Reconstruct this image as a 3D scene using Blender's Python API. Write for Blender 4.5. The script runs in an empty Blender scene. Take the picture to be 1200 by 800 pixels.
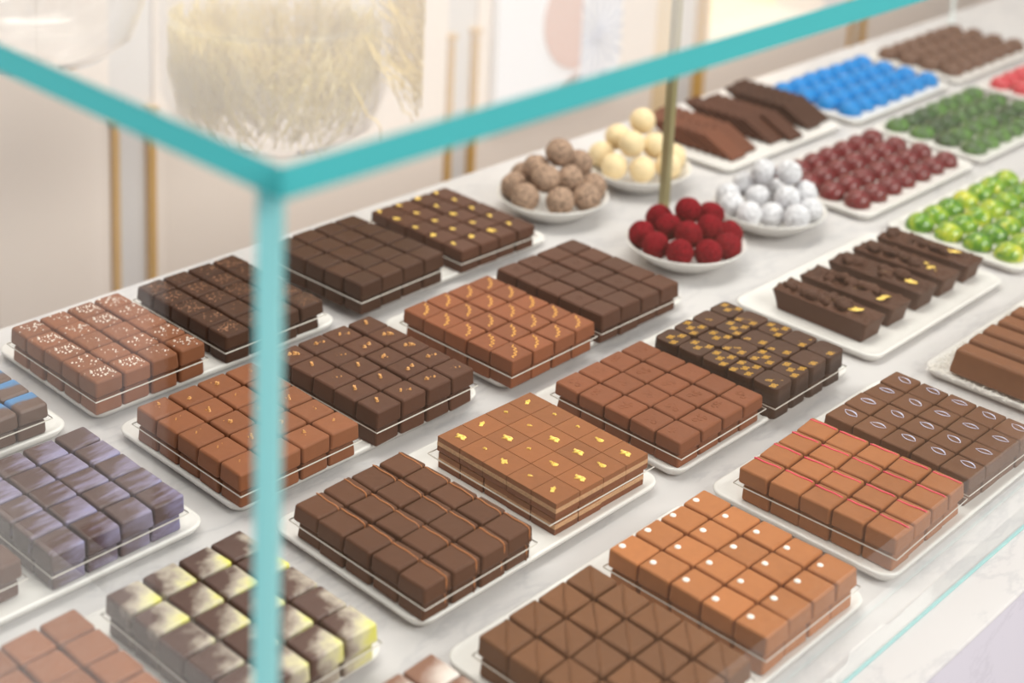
import bpy, bmesh, math, random
from mathutils import Vector, Matrix, noise

random.seed(11)
scene = bpy.context.scene
COL = scene.collection
MM = 0.001
LIFT = 900.0            # marble counter top stands 0.9 m above the floor; builders below use mm from the counter top


def P(x, y, z):
    return Vector((x * MM, y * MM, (z + LIFT) * MM))


def lin(c):
    out = []
    for v in c[:3]:
        v = v / 255.0
        out.append(v / 12.92 if v <= 0.04045 else ((v + 0.055) / 1.055) ** 2.4)
    return (out[0], out[1], out[2], 1.0)


# ------------------------------------------------------------------ camera
cam_data = bpy.data.cameras.new('camera')
cam = bpy.data.objects.new('camera', cam_data)
COL.objects.link(cam)
scene.camera = cam
YAW, PITCH, ROLL = math.radians(42.46), math.radians(12.94), math.radians(2.63)
fw = Vector((math.cos(YAW) * math.cos(PITCH), math.sin(YAW) * math.cos(PITCH), -math.sin(PITCH)))
rt = Vector((math.sin(YAW), -math.cos(YAW), 0.0))
up = rt.cross(fw)
rt2 = rt * math.cos(ROLL) + up * math.sin(ROLL)
up2 = up * math.cos(ROLL) - rt * math.sin(ROLL)
m3 = Matrix((rt2, up2, -fw)).transposed()
cam.matrix_world = Matrix.Translation(P(0, 0, 600.9)) @ m3.to_4x4()
cam_data.sensor_width = 36.0
cam_data.lens = 55.506
cam_data.shift_x = -0.0105
cam_data.shift_y = -0.3790
cam_data.clip_start = 0.02
cam_data.clip_end = 60
cam_data.dof.use_dof = True
cam_data.dof.focus_distance = 1.09
cam_data.dof.aperture_fstop = 4.8

# ------------------------------------------------------------------ world, lights, exposure
world = bpy.data.worlds.new('world')
scene.world = world
world.use_nodes = True
bg = world.node_tree.nodes['Background']
bg.inputs[0].default_value = (0.95, 0.97, 1.0, 1)
bg.inputs[1].default_value = 0.42


def area(name, loc, target, sx, sy, power, color):
    d = bpy.data.lights.new(name, 'AREA')
    d.shape = 'RECTANGLE'
    d.size, d.size_y, d.energy, d.color = sx, sy, power, color
    o = bpy.data.objects.new(name, d)
    COL.objects.link(o)
    o.location = P(*loc)
    o.rotation_euler = (P(*target) - P(*loc)).to_track_quat('-Z', 'Y').to_euler()
    return o


area('overhead_light', (1000, 900, 1900), (900, 600, 0), 2.4, 0.8, 27, (1.0, 0.93, 0.84))
area('overhead_light', (1500, -1700, 1750), (1000, 600, 0), 2.6, 1.4, 104, (1.0, 0.96, 0.9))  # front fill added to brighten the marble and faces behind the front glass
area('overhead_light', (2600, 1300, 1900), (2300, 1650, -200), 2.2, 0.6, 15, (1.0, 0.93, 0.85))  # fill added to brighten the right part of the back wall
area('overhead_light', (500, 1350, 1900), (800, 1700, -300), 2.0, 0.4, 14, (1.0, 0.95, 0.9))  # fill added to brighten the left part of the back wall
scene.view_settings.view_transform = 'Standard'
scene.view_settings.look = 'None'
scene.view_settings.gamma = 1.0
scene.view_settings.use_curve_mapping = False
scene.view_settings.exposure = 0.04
scene.cycles.max_bounces = 12
scene.cycles.transparent_max_bounces = 24
scene.cycles.caustics_reflective = False
scene.cycles.caustics_refractive = False


# ------------------------------------------------------------------ materials
def base_mat(name):
    m = bpy.data.materials.new(name)
    m.use_nodes = True
    nt = m.node_tree
    return m, nt, nt.nodes['Principled BSDF']


def node(nt, kind, **kw):
    n = nt.nodes.new(kind)
    for k, v in kw.items():
        setattr(n, k, v)
    return n


def math_node(nt, op, a, b=None):
    n = node(nt, 'ShaderNodeMath', operation=op)
    for i, v in enumerate((a, b)):
        if v is None:
            continue
        if isinstance(v, (int, float)):
            n.inputs[i].default_value = v
        else:
            nt.links.new(v, n.inputs[i])
    return n.outputs[0]


def ramp(nt, fac, stops):
    r = node(nt, 'ShaderNodeValToRGB')
    e = r.color_ramp.elements
    while len(e) < len(stops):
        e.new(0.5)
    for i, (p, c) in enumerate(stops):
        e[i].position = p
        e[i].color = lin(c)
    nt.links.new(fac, r.inputs[0])
    return r.outputs[0]


def obj_coords(nt, scale=1.0, rnd=True):
    tc = node(nt, 'ShaderNodeTexCoord')
    vm = node(nt, 'ShaderNodeVectorMath', operation='SCALE')
    nt.links.new(tc.outputs['Object'], vm.inputs[0])
    vm.inputs['Scale'].default_value = 1000.0 * scale
    if not rnd:
        return vm.outputs[0], None
    oi = node(nt, 'ShaderNodeObjectInfo')
    ad = node(nt, 'ShaderNodeVectorMath', operation='ADD')
    mu = math_node(nt, 'MULTIPLY', oi.outputs['Random'], 57.0)
    cb = node(nt, 'ShaderNodeCombineXYZ')
    for i in range(3):
        nt.links.new(mu, cb.inputs[i])
    nt.links.new(vm.outputs[0], ad.inputs[0])
    nt.links.new(cb.outputs[0], ad.inputs[1])
    return ad.outputs[0], oi.outputs['Random']


def noise_tex(nt, vec, scale, detail=3.0, rough=0.55):
    n = node(nt, 'ShaderNodeTexNoise')
    n.inputs['Scale'].default_value = scale
    n.inputs['Detail'].default_value = detail
    n.inputs['Roughness'].default_value = rough
    nt.links.new(vec, n.inputs['Vector'])
    return n.outputs['Fac']


def add_bump(nt, bs, height, strength, dist=0.0004):
    b = node(nt, 'ShaderNodeBump')
    b.inputs['Strength'].default_value = strength
    b.inputs['Distance'].default_value = dist
    nt.links.new(height, b.inputs['Height'])
    nt.links.new(b.outputs[0], bs.inputs['Normal'])


def solid(name, rgb, rough=0.5, spec=0.5, metal=0.0, var=0.0, bump=0.0, bscale=0.6, coat=0.0):
    m, nt, bs = base_mat(name)
    bs.inputs['Base Color'].default_value = lin(rgb)
    bs.inputs['Roughness'].default_value = rough
    bs.inputs['Specular IOR Level'].default_value = spec
    bs.inputs['Metallic'].default_value = metal
    bs.inputs['Coat Weight'].default_value = coat
    if var or bump:
        vec, rnd = obj_coords(nt)
        n = noise_tex(nt, vec, bscale)
        if var:
            dk = [max(0, c * (1 - var)) for c in rgb]
            lt = [min(255, c * (1 + var)) for c in rgb]
            nt.links.new(ramp(nt, n, [(0.3, dk), (0.7, lt)]), bs.inputs['Base Color'])
        if bump:
            add_bump(nt, bs, n, bump)
    return m


def chocolate(name, rgb, rough=0.46, spec=0.2):
    """Soft satin couverture: faint tone drift from piece to piece, shallow waviness."""
    rgb = (rgb[0], rgb[1] * 0.94, rgb[2] * 0.79)
    m, nt, bs = base_mat(name)
    vec, rnd = obj_coords(nt)
    n = noise_tex(nt, vec, 0.16, 3.0)
    f = math_node(nt, 'ADD', math_node(nt, 'MULTIPLY', n, 0.5), math_node(nt, 'MULTIPLY', rnd, 0.5))
    nt.links.new(ramp(nt, f, [(0.15, [c * 0.92 for c in rgb]), (0.85, [min(255, c * 1.07) for c in rgb])]), bs.inputs['Base Color'])
    bs.inputs['Roughness'].default_value = rough
    bs.inputs['Specular IOR Level'].default_value = spec
    add_bump(nt, bs, noise_tex(nt, vec, 0.22, 4.0), 0.35, 0.0005)
    return m


def sprayed(name, rgb, stops, dirx, diry, spread=15.0, stretch=(1, 1, 1), nscale=0.12, namt=1.1, ramt=0.5, rough=0.36):
    """Airbrushed cocoa butter: colour feathered over one side of each piece, different on every piece."""
    m, nt, bs = base_mat(name)
    vec0, _ = obj_coords(nt, 1.0, False)
    vec, rnd = obj_coords(nt)
    sep = node(nt, 'ShaderNodeSeparateXYZ')
    nt.links.new(vec0, sep.inputs[0])
    d = math_node(nt, 'ADD', math_node(nt, 'MULTIPLY', sep.outputs[0], dirx / spread), math_node(nt, 'MULTIPLY', sep.outputs[1], diry / spread))
    mp = node(nt, 'ShaderNodeMapping')
    mp.inputs['Scale'].default_value = stretch
    mp.inputs['Rotation'].default_value = (0, 0, math.radians(20))
    nt.links.new(vec, mp.inputs[0])
    n = noise_tex(nt, mp.outputs[0], nscale, 3.0, 0.6)
    d = math_node(nt, 'ADD', d, math_node(nt, 'MULTIPLY', math_node(nt, 'SUBTRACT', n, 0.5), namt * 2))
    d = math_node(nt, 'ADD', d, math_node(nt, 'MULTIPLY', math_node(nt, 'SUBTRACT', rnd, 0.5), ramt))
    f = math_node(nt, 'ADD', math_node(nt, 'MULTIPLY', d, 0.5), 0.5)
    nt.links.new(ramp(nt, f, [(0.0, rgb)] + stops), bs.inputs['Base Color'])
    bs.inputs['Roughness'].default_value = rough
    bs.inputs['Specular IOR Level'].default_value = 0.42
    add_bump(nt, bs, noise_tex(nt, vec, 0.22, 4.0), 0.25, 0.0004)
    return m


def clear_glass(name, tint, gain=1.0):
    """Thin clear pane: straight-through transmission plus Schlick reflection on each face."""
    m = bpy.data.materials.new(name)
    m.use_nodes = True
    nt = m.node_tree
    nt.nodes.clear()
    out = node(nt, 'ShaderNodeOutputMaterial')
    ge = node(nt, 'ShaderNodeNewGeometry')
    dt = node(nt, 'ShaderNodeVectorMath', operation='DOT_PRODUCT')
    nt.links.new(ge.outputs['Normal'], dt.inputs[0])
    nt.links.new(ge.outputs['Incoming'], dt.inputs[1])
    c = math_node(nt, 'ABSOLUTE', dt.outputs['Value'])
    f = math_node(nt, 'POWER', math_node(nt, 'SUBTRACT', 1.0, c), 5.0)
    f = math_node(nt, 'ADD', math_node(nt, 'MULTIPLY', f, 0.96 * gain), 0.04 * gain)
    tr = node(nt, 'ShaderNodeBsdfTransparent')
    tr.inputs[0].default_value = tint
    gl = node(nt, 'ShaderNodeBsdfGlossy')
    gl.inputs['Roughness'].default_value = 0.0
    gl.inputs[0].default_value = (1, 1, 1, 1)
    mx = node(nt, 'ShaderNodeMixShader')
    nt.links.new(f, mx.inputs[0])
    nt.links.new(tr.outputs[0], mx.inputs[1])
    nt.links.new(gl.outputs[0], mx.inputs[2])
    nt.links.new(mx.outputs[0], out.inputs[0])
    return m


def marble(name, base, vein, scale=1.0):
    m, nt, bs = base_mat(name)
    vec, _ = obj_coords(nt, 0.001 * 1000 / 1000, False)
    n1 = noise_tex(nt, vec, 3.2 * scale, 6.0, 0.62)
    mp = node(nt, 'ShaderNodeMapping')
    mp.inputs['Scale'].default_value = (2.2, 5.0, 3.0)
    mp.inputs['Rotation'].default_value = (0, 0, 0.5)
    nt.links.new(vec, mp.inputs[0])
    n2 = noise_tex(nt, mp.outputs[0], 2.4 * scale, 8.0, 0.65)
    v = math_node(nt, 'ABSOLUTE', math_node(nt, 'SUBTRACT', n2, 0.5))
    v = math_node(nt, 'MULTIPLY', v, 32.0)
    v = math_node(nt, 'MINIMUM', v, 1.0)
    v = math_node(nt, 'ADD', math_node(nt, 'MULTIPLY', v, 0.55), math_node(nt, 'MULTIPLY', n1, 0.75))
    nt.links.new(ramp(nt, v, [(0.25, vein), (0.55, [(a + b) / 2 for a, b in zip(base, vein)]), (0.85, base)]), bs.inputs['Base Color'])
    bs.inputs['Roughness'].default_value = 0.3
    bs.inputs['Specular IOR Level'].default_value = 0.22
    return m


M = {}
M['marble'] = marble('white marble', (201, 198, 197), (187, 185, 186))
M['marble_front_shaded'] = marble('shade-tinted marble', (214, 213, 226), (203, 202, 215), 1.6)  # same marble, with the shade of the front face put into its lavender tint
M['porcelain'] = solid('white porcelain', (224, 221, 216), 0.22, 0.5)
M['pane'] = clear_glass('clear pane', (0.985, 0.995, 0.995, 1))
def edge_glass(name, rgb):
    """Polished edge of thick glass: tinted, and passing on light gathered inside the pane."""
    m, nt, bs = base_mat(name)
    bs.inputs['Base Color'].default_value = lin(rgb)
    bs.inputs['Roughness'].default_value = 0.25
    tl = node(nt, 'ShaderNodeBsdfTranslucent')
    tl.inputs[0].default_value = lin(rgb)
    mx = node(nt, 'ShaderNodeMixShader')
    mx.inputs[0].default_value = 0.6
    nt.links.new(bs.outputs[0], mx.inputs[1])
    nt.links.new(tl.outputs[0], mx.inputs[2])
    nt.links.new(mx.outputs[0], nt.nodes['Material Output'].inputs[0])
    return m


M['pane_edge'] = edge_glass('pale teal polished glass edge', (176, 248, 254))  # colour lightened to make up for the little light on upright edges
M['pane_edge_top'] = edge_glass('deep teal polished glass edge', (84, 188, 194))
M['acrylic'] = clear_glass('clear acrylic', (0.97, 0.97, 0.97, 1), 0.7)
M['acrylic_edge'] = solid('pale acrylic edge', (222, 216, 206), 0.2, 0.6)
M['brass'] = solid('aged brass', (158, 148, 108), 0.32, 0.5, 0.35)
M['pale_metal'] = solid('pale metal', (225, 232, 230), 0.3, 0.5)
M['wall_up'] = solid('warm white paint', (216, 212, 209), 0.6, 0.2)
M['wall_panel'] = solid('beige paint', (240, 227, 215), 0.6, 0.2)
M['gilt'] = solid('gilt paint', (205, 160, 82), 0.45, 0.4)
M['tan'] = solid('tan paint', (232, 206, 164), 0.5, 0.3)
M['wood_dark'] = solid('dark brown timber', (74, 54, 42), 0.4, 0.4, 0, 0.12, 0.1, 0.02)
M['floor'] = solid('brown timber floor', (120, 96, 78), 0.45, 0.35, 0, 0.1, 0.05, 0.01)
M['gold'] = solid('gold leaf', (248, 198, 92), 0.34, 0.6, 0.2, 0.12, 0.6, 0.8)
M['salt'] = solid('white salt', (236, 224, 212), 0.5, 0.4)
M['nibs'] = solid('cocoa nib', (196, 146, 114), 0.6, 0.3)
M['crumb'] = solid('caramelised nut', (222, 164, 98), 0.45, 0.4)
M['white_choc'] = solid('white icing', (240, 236, 226), 0.35, 0.4)
M['orange_line'] = solid('caramel icing', (172, 106, 58), 0.4, 0.4)
M['pink_line'] = solid('pink icing', (228, 62, 92), 0.4, 0.4)
M['gold_line'] = solid('amber icing', (232, 172, 84), 0.4, 0.4)
M['gold_print'] = solid('gold transfer print', (214, 162, 58), 0.4, 0.4)
M['lilac_line'] = solid('lilac icing', (196, 200, 226), 0.4, 0.4)
M['milk_a'] = chocolate('milk chocolate', (130, 84, 64))
M['milk_c'] = chocolate('amber milk chocolate', (130, 83, 62))
M['milk_e'] = chocolate('rosy milk chocolate', (130, 79, 58))
M['milk_j'] = chocolate('deep milk chocolate', (122, 74, 54))
M['milk_t'] = chocolate('thin milk chocolate', (104, 66, 54))
M['milk_m'] = chocolate('light milk chocolate', (166, 110, 74))
M['milk_n'] = chocolate('caramel milk chocolate', (152, 100, 68))
M['milk_k'] = chocolate('pale milk chocolate', (134, 86, 62))
M['milk_p'] = chocolate('bar milk chocolate', (120, 80, 58))
M['mid_m'] = chocolate('brown chocolate', (106, 72, 50))
M['mid_n'] = chocolate('warm brown chocolate', (98, 66, 48))
M['dark'] = chocolate('dark chocolate', (80, 52, 43))
M['dark_a'] = chocolate('black dark chocolate', (68, 46, 38))
M['dark_i'] = chocolate('brown dark chocolate', (84, 54, 40))
M['dark_g'] = chocolate('walnut dark chocolate', (82, 52, 40))
M['dark_o'] = chocolate('rough dark chocolate', (74, 50, 42), 0.55)
M['layer_top'] = chocolate('smooth milk top', (136, 88, 60))
M['layer_mid'] = solid('tan praline', (188, 146, 108), 0.6, 0.3, 0, 0.1, 0.3, 0.8)
M['layer_base'] = chocolate('milk base', (116, 72, 54))
M['spray_yellow'] = sprayed('yellow sprayed dark chocolate', (72, 46, 38), [(0.47, (76, 50, 42)), (0.66, (168, 156, 142)), (0.82, (206, 198, 156)), (0.98, (218, 212, 100))], 0.7, -0.5, 18, (1, 1, 1), 0.07, 0.8, 0.5)
M['spray_violet'] = sprayed('violet sprayed dark chocolate', (70, 46, 40), [(0.46, (74, 50, 44)), (0.76, (134, 126, 154)), (1.0, (134, 138, 192))], 0.55, -0.5, 24, (0.35, 1.6, 1), 0.13, 0.75, 0.3)
M['spray_blue'] = sprayed('blue sprayed dark chocolate', (92, 68, 56), [(0.5, (92, 68, 56)), (0.62, (70, 118, 160)), (0.9, (58, 124, 180))], 0.1, 0.8, 13, (0.6, 1.6, 1), 0.09, 0.5, 0.3)
M['spray_white'] = sprayed('white-faded milk chocolate', (124, 84, 64), [(0.4, (126, 86, 66)), (0.75, (214, 200, 190)), (1.0, (236, 228, 220))], 0.4, -0.8, 16, (1, 1, 1), 0.08, 0.4, 0.2)  # white feathered over one side of each piece
M['tr_cocoa'] = solid('cocoa nut crumb', (142, 118, 100), 0.8, 0.2, 0, 0.42, 1.0, 0.4)
M['tr_ivory'] = solid('ivory sugar coat', (228, 206, 164), 0.75, 0.2, 0, 0.05, 0.5, 0.45)
M['tr_red'] = solid('raspberry powder', (112, 15, 26), 0.9, 0.1, 0, 0.28, 0.9, 0.45)
M['tr_white'] = solid('icing sugar coat', (206, 205, 208), 0.8, 0.2, 0, 0.16, 1.0, 0.3)
M['blue'] = solid('blue glaze', (0, 122, 192), 0.35, 0.3, 0, 0.06, 0, 0.2, 0.05)
M['brown_dome'] = solid('nut brown coat', (106, 78, 62), 0.5, 0.35, 0, 0.15, 0.6, 0.5)
M['red_dome'] = solid('dark red glaze', (100, 22, 24), 0.3, 0.45, 0, 0.3, 0.3, 0.35, 0.15)
M['pink_dome'] = solid('coral red glaze', (190, 58, 66), 0.3, 0.5, 0, 0.12, 0.0, 0.3)
M['coconut'] = solid('white coconut', (240, 236, 228), 0.6, 0.3)
M['rocher'] = solid('nut rocher', (132, 90, 62), 0.5, 0.4, 0, 0.35, 0.8, 0.5)


def mottled(name, stops, scale, rough=0.2):
    m, nt, bs = base_mat(name)
    vec, rnd = obj_coords(nt)
    n = noise_tex(nt, vec, scale, 3.0, 0.6)
    f = math_node(nt, 'ADD', n, math_node(nt, 'MULTIPLY', math_node(nt, 'SUBTRACT', rnd, 0.5), 0.22))
    nt.links.new(ramp(nt, f, stops), bs.inputs['Base Color'])
    bs.inputs['Roughness'].default_value = rough
    bs.inputs['Coat Weight'].default_value = 0.2
    return m


M['lime'] = mottled('lime glaze', [(0.32, (52, 110, 18)), (0.48, (104, 152, 28)), (0.62, (168, 184, 44)), (0.78, (222, 206, 64))], 0.11)
M['leaf_green'] = mottled('forest green glaze', [(0.3, (34, 48, 28)), (0.5, (52, 82, 36)), (0.7, (88, 128, 52))], 0.14, 0.5)


# ------------------------------------------------------------------ mesh helpers (all in mm)
def mesh_from(name, verts, faces, mats, face_mats=None, smooth=True, weighted=False):
    me = bpy.data.meshes.new(name)
    me.from_pydata([(v[0] * MM, v[1] * MM, v[2] * MM) for v in verts], [], faces)
    for mm in mats:
        me.materials.append(mm)
    if face_mats:
        me.polygons.foreach_set('material_index', face_mats)
    me.polygons.foreach_set('use_smooth', [smooth] * len(me.polygons))
    me.update()
    if weighted:
        weight_normals(me)
    return me


def weight_normals(me):
    acc = [Vector((0, 0, 0)) for _ in me.vertices]
    for p in me.polygons:
        for vi in p.vertices:
            acc[vi] += p.normal * p.area
    me.normals_split_custom_set_from_vertices([a.normalized() if a.length > 0 else (0, 0, 1) for a in acc])


def mesh_bm(name, bm, mats, smooth=True, weighted=False):
    bmesh.ops.recalc_face_normals(bm, faces=bm.faces[:])
    me = bpy.data.meshes.new(name)
    bmesh.ops.scale(bm, vec=(MM, MM, MM), verts=bm.verts[:])
    bm.to_mesh(me)
    bm.free()
    for mm in mats:
        me.materials.append(mm)
    me.polygons.foreach_set('use_smooth', [smooth] * len(me.polygons))
    me.update()
    if weighted:
        weight_normals(me)
    return me


def box_into(vs, fs, x0, y0, z0, x1, y1, z1):
    b = len(vs)
    vs += [(x0, y0, z0), (x1, y0, z0), (x1, y1, z0), (x0, y1, z0), (x0, y0, z1), (x1, y0, z1), (x1, y1, z1), (x0, y1, z1)]
    fs += [(b, b + 3, b + 2, b + 1), (b + 4, b + 5, b + 6, b + 7), (b, b + 1, b + 5, b + 4), (b + 1, b + 2, b + 6, b + 5), (b + 2, b + 3, b + 7, b + 6), (b + 3, b, b + 4, b + 7)]


def box_mesh(name, x0, y0, z0, x1, y1, z1, mat, bev=0.0, seg=2):
    bm = bmesh.new()
    vs, fs = [], []
    box_into(vs, fs, x0, y0, z0, x1, y1, z1)
    bv = [bm.verts.new(v) for v in vs]
    for f in fs:
        bm.faces.new([bv[i] for i in f])
    if bev:
        bmesh.ops.bevel(bm, geom=bm.edges[:], offset=bev, segments=seg, profile=0.5, affect='EDGES')
    return mesh_bm(name, bm, [mat], bool(bev), bool(bev))


def place(name, me, loc=(0, 0, 0), rot=0.0, parent=None, label=None, cat=None, group=None, kind=None):
    o = bpy.data.objects.new(name, me)
    COL.objects.link(o)
    if parent is None:
        o.location = P(*loc)
    else:
        o.parent = parent
        o.location = Vector(loc) * MM
    o.rotation_euler = (0, 0, rot)
    if label:
        o['label'] = label
    if cat:
        o['category'] = cat
    if group:
        o['group'] = group
    if kind:
        o['kind'] = kind
    return o


def block_mesh(name, w, d, h, mat, bev=1.6, seg=4, wob=0.4, taper=0.35, rnd=None, vround=0.0):
    """Enrobed praline: corners a little uneven, foot slightly spread, soft edges. Origin at the base centre."""
    r = rnd or random
    bm = bmesh.new()
    co = []
    for z in (0, h):
        t = taper if z else (-0.15 if taper else 0)
        for sx, sy in ((-1, -1), (1, -1), (1, 1), (-1, 1)):
            co.append((sx * (w / 2 - t) + r.uniform(-wob, wob), sy * (d / 2 - t) + r.uniform(-wob, wob), z + (r.uniform(-wob, wob) * 0.7 if z else 0)))
    v = [bm.verts.new(c) for c in co]
    for f in ((3, 2, 1, 0), (4, 5, 6, 7), (0, 1, 5, 4), (1, 2, 6, 5), (2, 3, 7, 6), (3, 0, 4, 7)):
        bm.faces.new([v[i] for i in f])
    if vround:
        ve = [e for e in bm.edges if abs(e.verts[0].co.z - e.verts[1].co.z) > h * 0.5]
        bmesh.ops.bevel(bm, geom=ve, offset=vround, segments=4, profile=0.5, affect='EDGES')
        te = [e for e in bm.edges if min(e.verts[0].co.z, e.verts[1].co.z) > h * 0.8]
        bmesh.ops.bevel(bm, geom=te, offset=bev, segments=2, profile=0.5, affect='EDGES')
    else:
        bmesh.ops.bevel(bm, geom=bm.edges[:], offset=bev, segments=seg, profile=0.5, affect='EDGES')
    return mesh_bm(name, bm, [mat], True, True)


def tube_into(vs, fs, pts, rad, seg=5):
    b = len(vs)
    n = len(pts)
    for i, p in enumerate(pts):
        p = Vector(p)
        a = Vector(pts[max(0, i - 1)])
        c = Vector(pts[min(n - 1, i + 1)])
        t = (c - a).normalized()
        s = t.cross(Vector((0, 0, 1)))
        s = s.normalized() if s.length > 1e-4 else Vector((1, 0, 0))
        u = s.cross(t)
        rr = rad if not callable(rad) else rad(i / (n - 1))
        for k in range(seg):
            an = 2 * math.pi * k / seg
            q = p + s * (math.cos(an) * rr) + u * (math.sin(an) * rr)
            vs.append((q.x, q.y, q.z))
    for i in range(n - 1):
        for k in range(seg):
            k2 = (k + 1) % seg
            fs.append((b + i * seg + k, b + i * seg + k2, b + (i + 1) * seg + k2, b + (i + 1) * seg + k))
    fs.append(tuple(b + k for k in range(seg))[::-1])
    fs.append(tuple(b + (n - 1) * seg + k for k in range(seg)))


def tube_mesh(name, lines, rad, mat, seg=5):
    vs, fs = [], []
    for l in lines:
        tube_into(vs, fs, l, rad, seg)
    return mesh_from(name, vs, fs, [mat])


def lathe_mesh(name, prof, mat, seg=40, rib=0.0, nrib=8, sx=1.0, sy=1.0):
    vs, fs = [], []
    n = len(prof)
    for k in range(seg):
        a = 2 * math.pi * k / seg
        q = 1 + rib * math.cos(nrib * a)
        for r, z in prof:
            vs.append((r * q * math.cos(a) * sx, r * q * math.sin(a) * sy, z))
    for k in range(seg):
        k2 = (k + 1) % seg
        for i in range(n - 1):
            fs.append((k * n + i, k2 * n + i, k2 * n + i + 1, k * n + i + 1))
    me = mesh_from(name, vs, fs, [mat])
    bm = bmesh.new()
    bm.from_mesh(me)
    bmesh.ops.remove_doubles(bm, verts=bm.verts[:], dist=1e-6)
    bmesh.ops.recalc_face_normals(bm, faces=bm.faces[:])
    bm.to_mesh(me)
    bm.free()
    me.polygons.foreach_set('use_smooth', [True] * len(me.polygons))
    return me


def chips_mesh(name, spots, mat, lo, hi, flat=0.6):
    """Scattered little angular crumbs lying on a top face; spots are (x, y, z, size)."""
    vs, fs = [], []
    for x, y, z, s in spots:
        b = len(vs)
        a0 = random.uniform(0, 6.28)
        for k in range(4):
            a = a0 + k * 1.571 + random.uniform(-0.3, 0.3)
            rr = s * random.uniform(0.7, 1.2)
            vs.append((x + rr * math.cos(a), y + rr * math.sin(a), z - 0.05))
        for k in range(4):
            a = a0 + 0.5 + k * 1.571
            rr = s * random.uniform(0.35, 0.7)
            vs.append((x + rr * math.cos(a), y + rr * math.sin(a), z + s * flat * random.uniform(0.8, 1.3)))
        fs += [(b + 4, b + 5, b + 6, b + 7)]
        for k in range(4):
            k2 = (k + 1) % 4
            fs.append((b + k, b + k2, b + 4 + k2, b + 4 + k))
    return mesh_from(name, vs, fs, [mat], None, False)


def leaf_mesh(name, x, y, z, size, asp, ang, mat):
    """Crumpled fleck of gold leaf: ragged outline, raised folds."""
    n = 11
    vs, fs = [], []
    ring = []
    for k in range(n):
        a = 2 * math.pi * k / n
        rr = size * random.choice((0.5, 0.75, 0.95, 1.25))
        px, py = rr * math.cos(a), rr * math.sin(a) * asp
        ring.append((px * math.cos(ang) - py * math.sin(ang), px * math.sin(ang) + py * math.cos(ang)))
    for sc, zz in ((1.0, 0.05), (0.62, 0.5), (0.25, 0.3)):
        for px, py in ring:
            vs.append((x + px * sc, y + py * sc, z + zz + random.uniform(-0.04, 0.55 if sc < 1 else 0.3)))
    vs.append((x, y, z + 0.5))
    for l in range(2):
        for k in range(n):
            k2 = (k + 1) % n
            fs.append((l * n + k, l * n + k2, (l + 1) * n + k2, (l + 1) * n + k))
    for k in range(n):
        fs.append((2 * n + k, 2 * n + (k + 1) % n, 3 * n))
    b = len(vs)
    for px, py in ring:
        vs.append((x + px, y + py, z - 0.05))
    for k in range(n):
        k2 = (k + 1) % n
        fs.append((b + k, b + k2, k2, k))
    return mesh_from(name, vs, fs, [mat], None, False)


# ------------------------------------------------------------------ the room
def structure(name, me, loc=(0, 0, 0), parent=None):
    return place(name, me, loc, 0, parent, kind='structure' if parent is None else None)


WY = 1700.0
structure('floor', box_mesh('floor', -4500, -5000, -960, 7000, 4500, -900, M['floor']))
vs, fs = [], []
for (x0, x1, z0, z1) in ((900, 2395, -900, 2300), (2800, 6500, -900, 2300), (2395, 2800, -900, -246), (2395, 2800, 420, 2300), (-440, 900, -900, 2300), (-1700, -510, 1300, 2300)):
    box_into(vs, fs, x0, WY, z0, x1, WY + 120, z1)
wall_back = structure('wall_back', mesh_from('wall_back', vs, fs, [M['wall_up']], None, False))
# unseen dark doorway and white frame added to shape the side-pane reflection; wall beyond
vs, fs = [], []
box_into(vs, fs, -1700, WY + 700, -900, -510, WY + 760, 1300)
box_into(vs, fs, -1760, WY + 120, -900, -1700, WY + 700, 1300)
box_into(vs, fs, -510, WY + 120, -900, -450, WY + 700, 1300)
structure('added_doorway', mesh_from('added_doorway', vs, fs, [M['wood_dark']], None, False))
structure('trim_9', box_mesh('trim', -510, WY - 25, -900, -440, WY + 120, 2300, solid('white gloss paint', (245, 244, 246), 0.35, 0.4)))  # added for the bright stripe it reflects in the side pane
structure('added_baseboard_left', box_mesh('added_baseboard_left', -435, WY - 22, -900, 895, WY, -660, M['wood_dark'], 3, 2))  # unseen dark board added to weaken the haze reflected in the side pane
structure('wall_left', box_mesh('wall_left', -3800, WY, -900, -1700, WY + 120, 2300, M['wall_up']))
# alcove with a warm lamp
vs, fs = [], []
for b in ((2383, WY + 120, -258, 2812, WY + 420, -246), (2383, WY + 120, 420, 2812, WY + 420, 432), (2383, WY + 120, -246, 2395, WY + 420, 420), (2800, WY + 120, -246, 2812, WY + 420, 420), (2383, WY + 420, -258, 2812, WY + 432, 432)):
    box_into(vs, fs, *b)
structure('wall_alcove', mesh_from('wall_alcove', vs, fs, [solid('cream alcove paint', (248, 232, 204), 0.6, 0.2)], None, False))
area('alcove_lamp', (2600, WY + 200, 405), (2600, WY + 260, -240), 0.34, 0.14, 2.4, (1.0, 0.9, 0.76))
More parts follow.
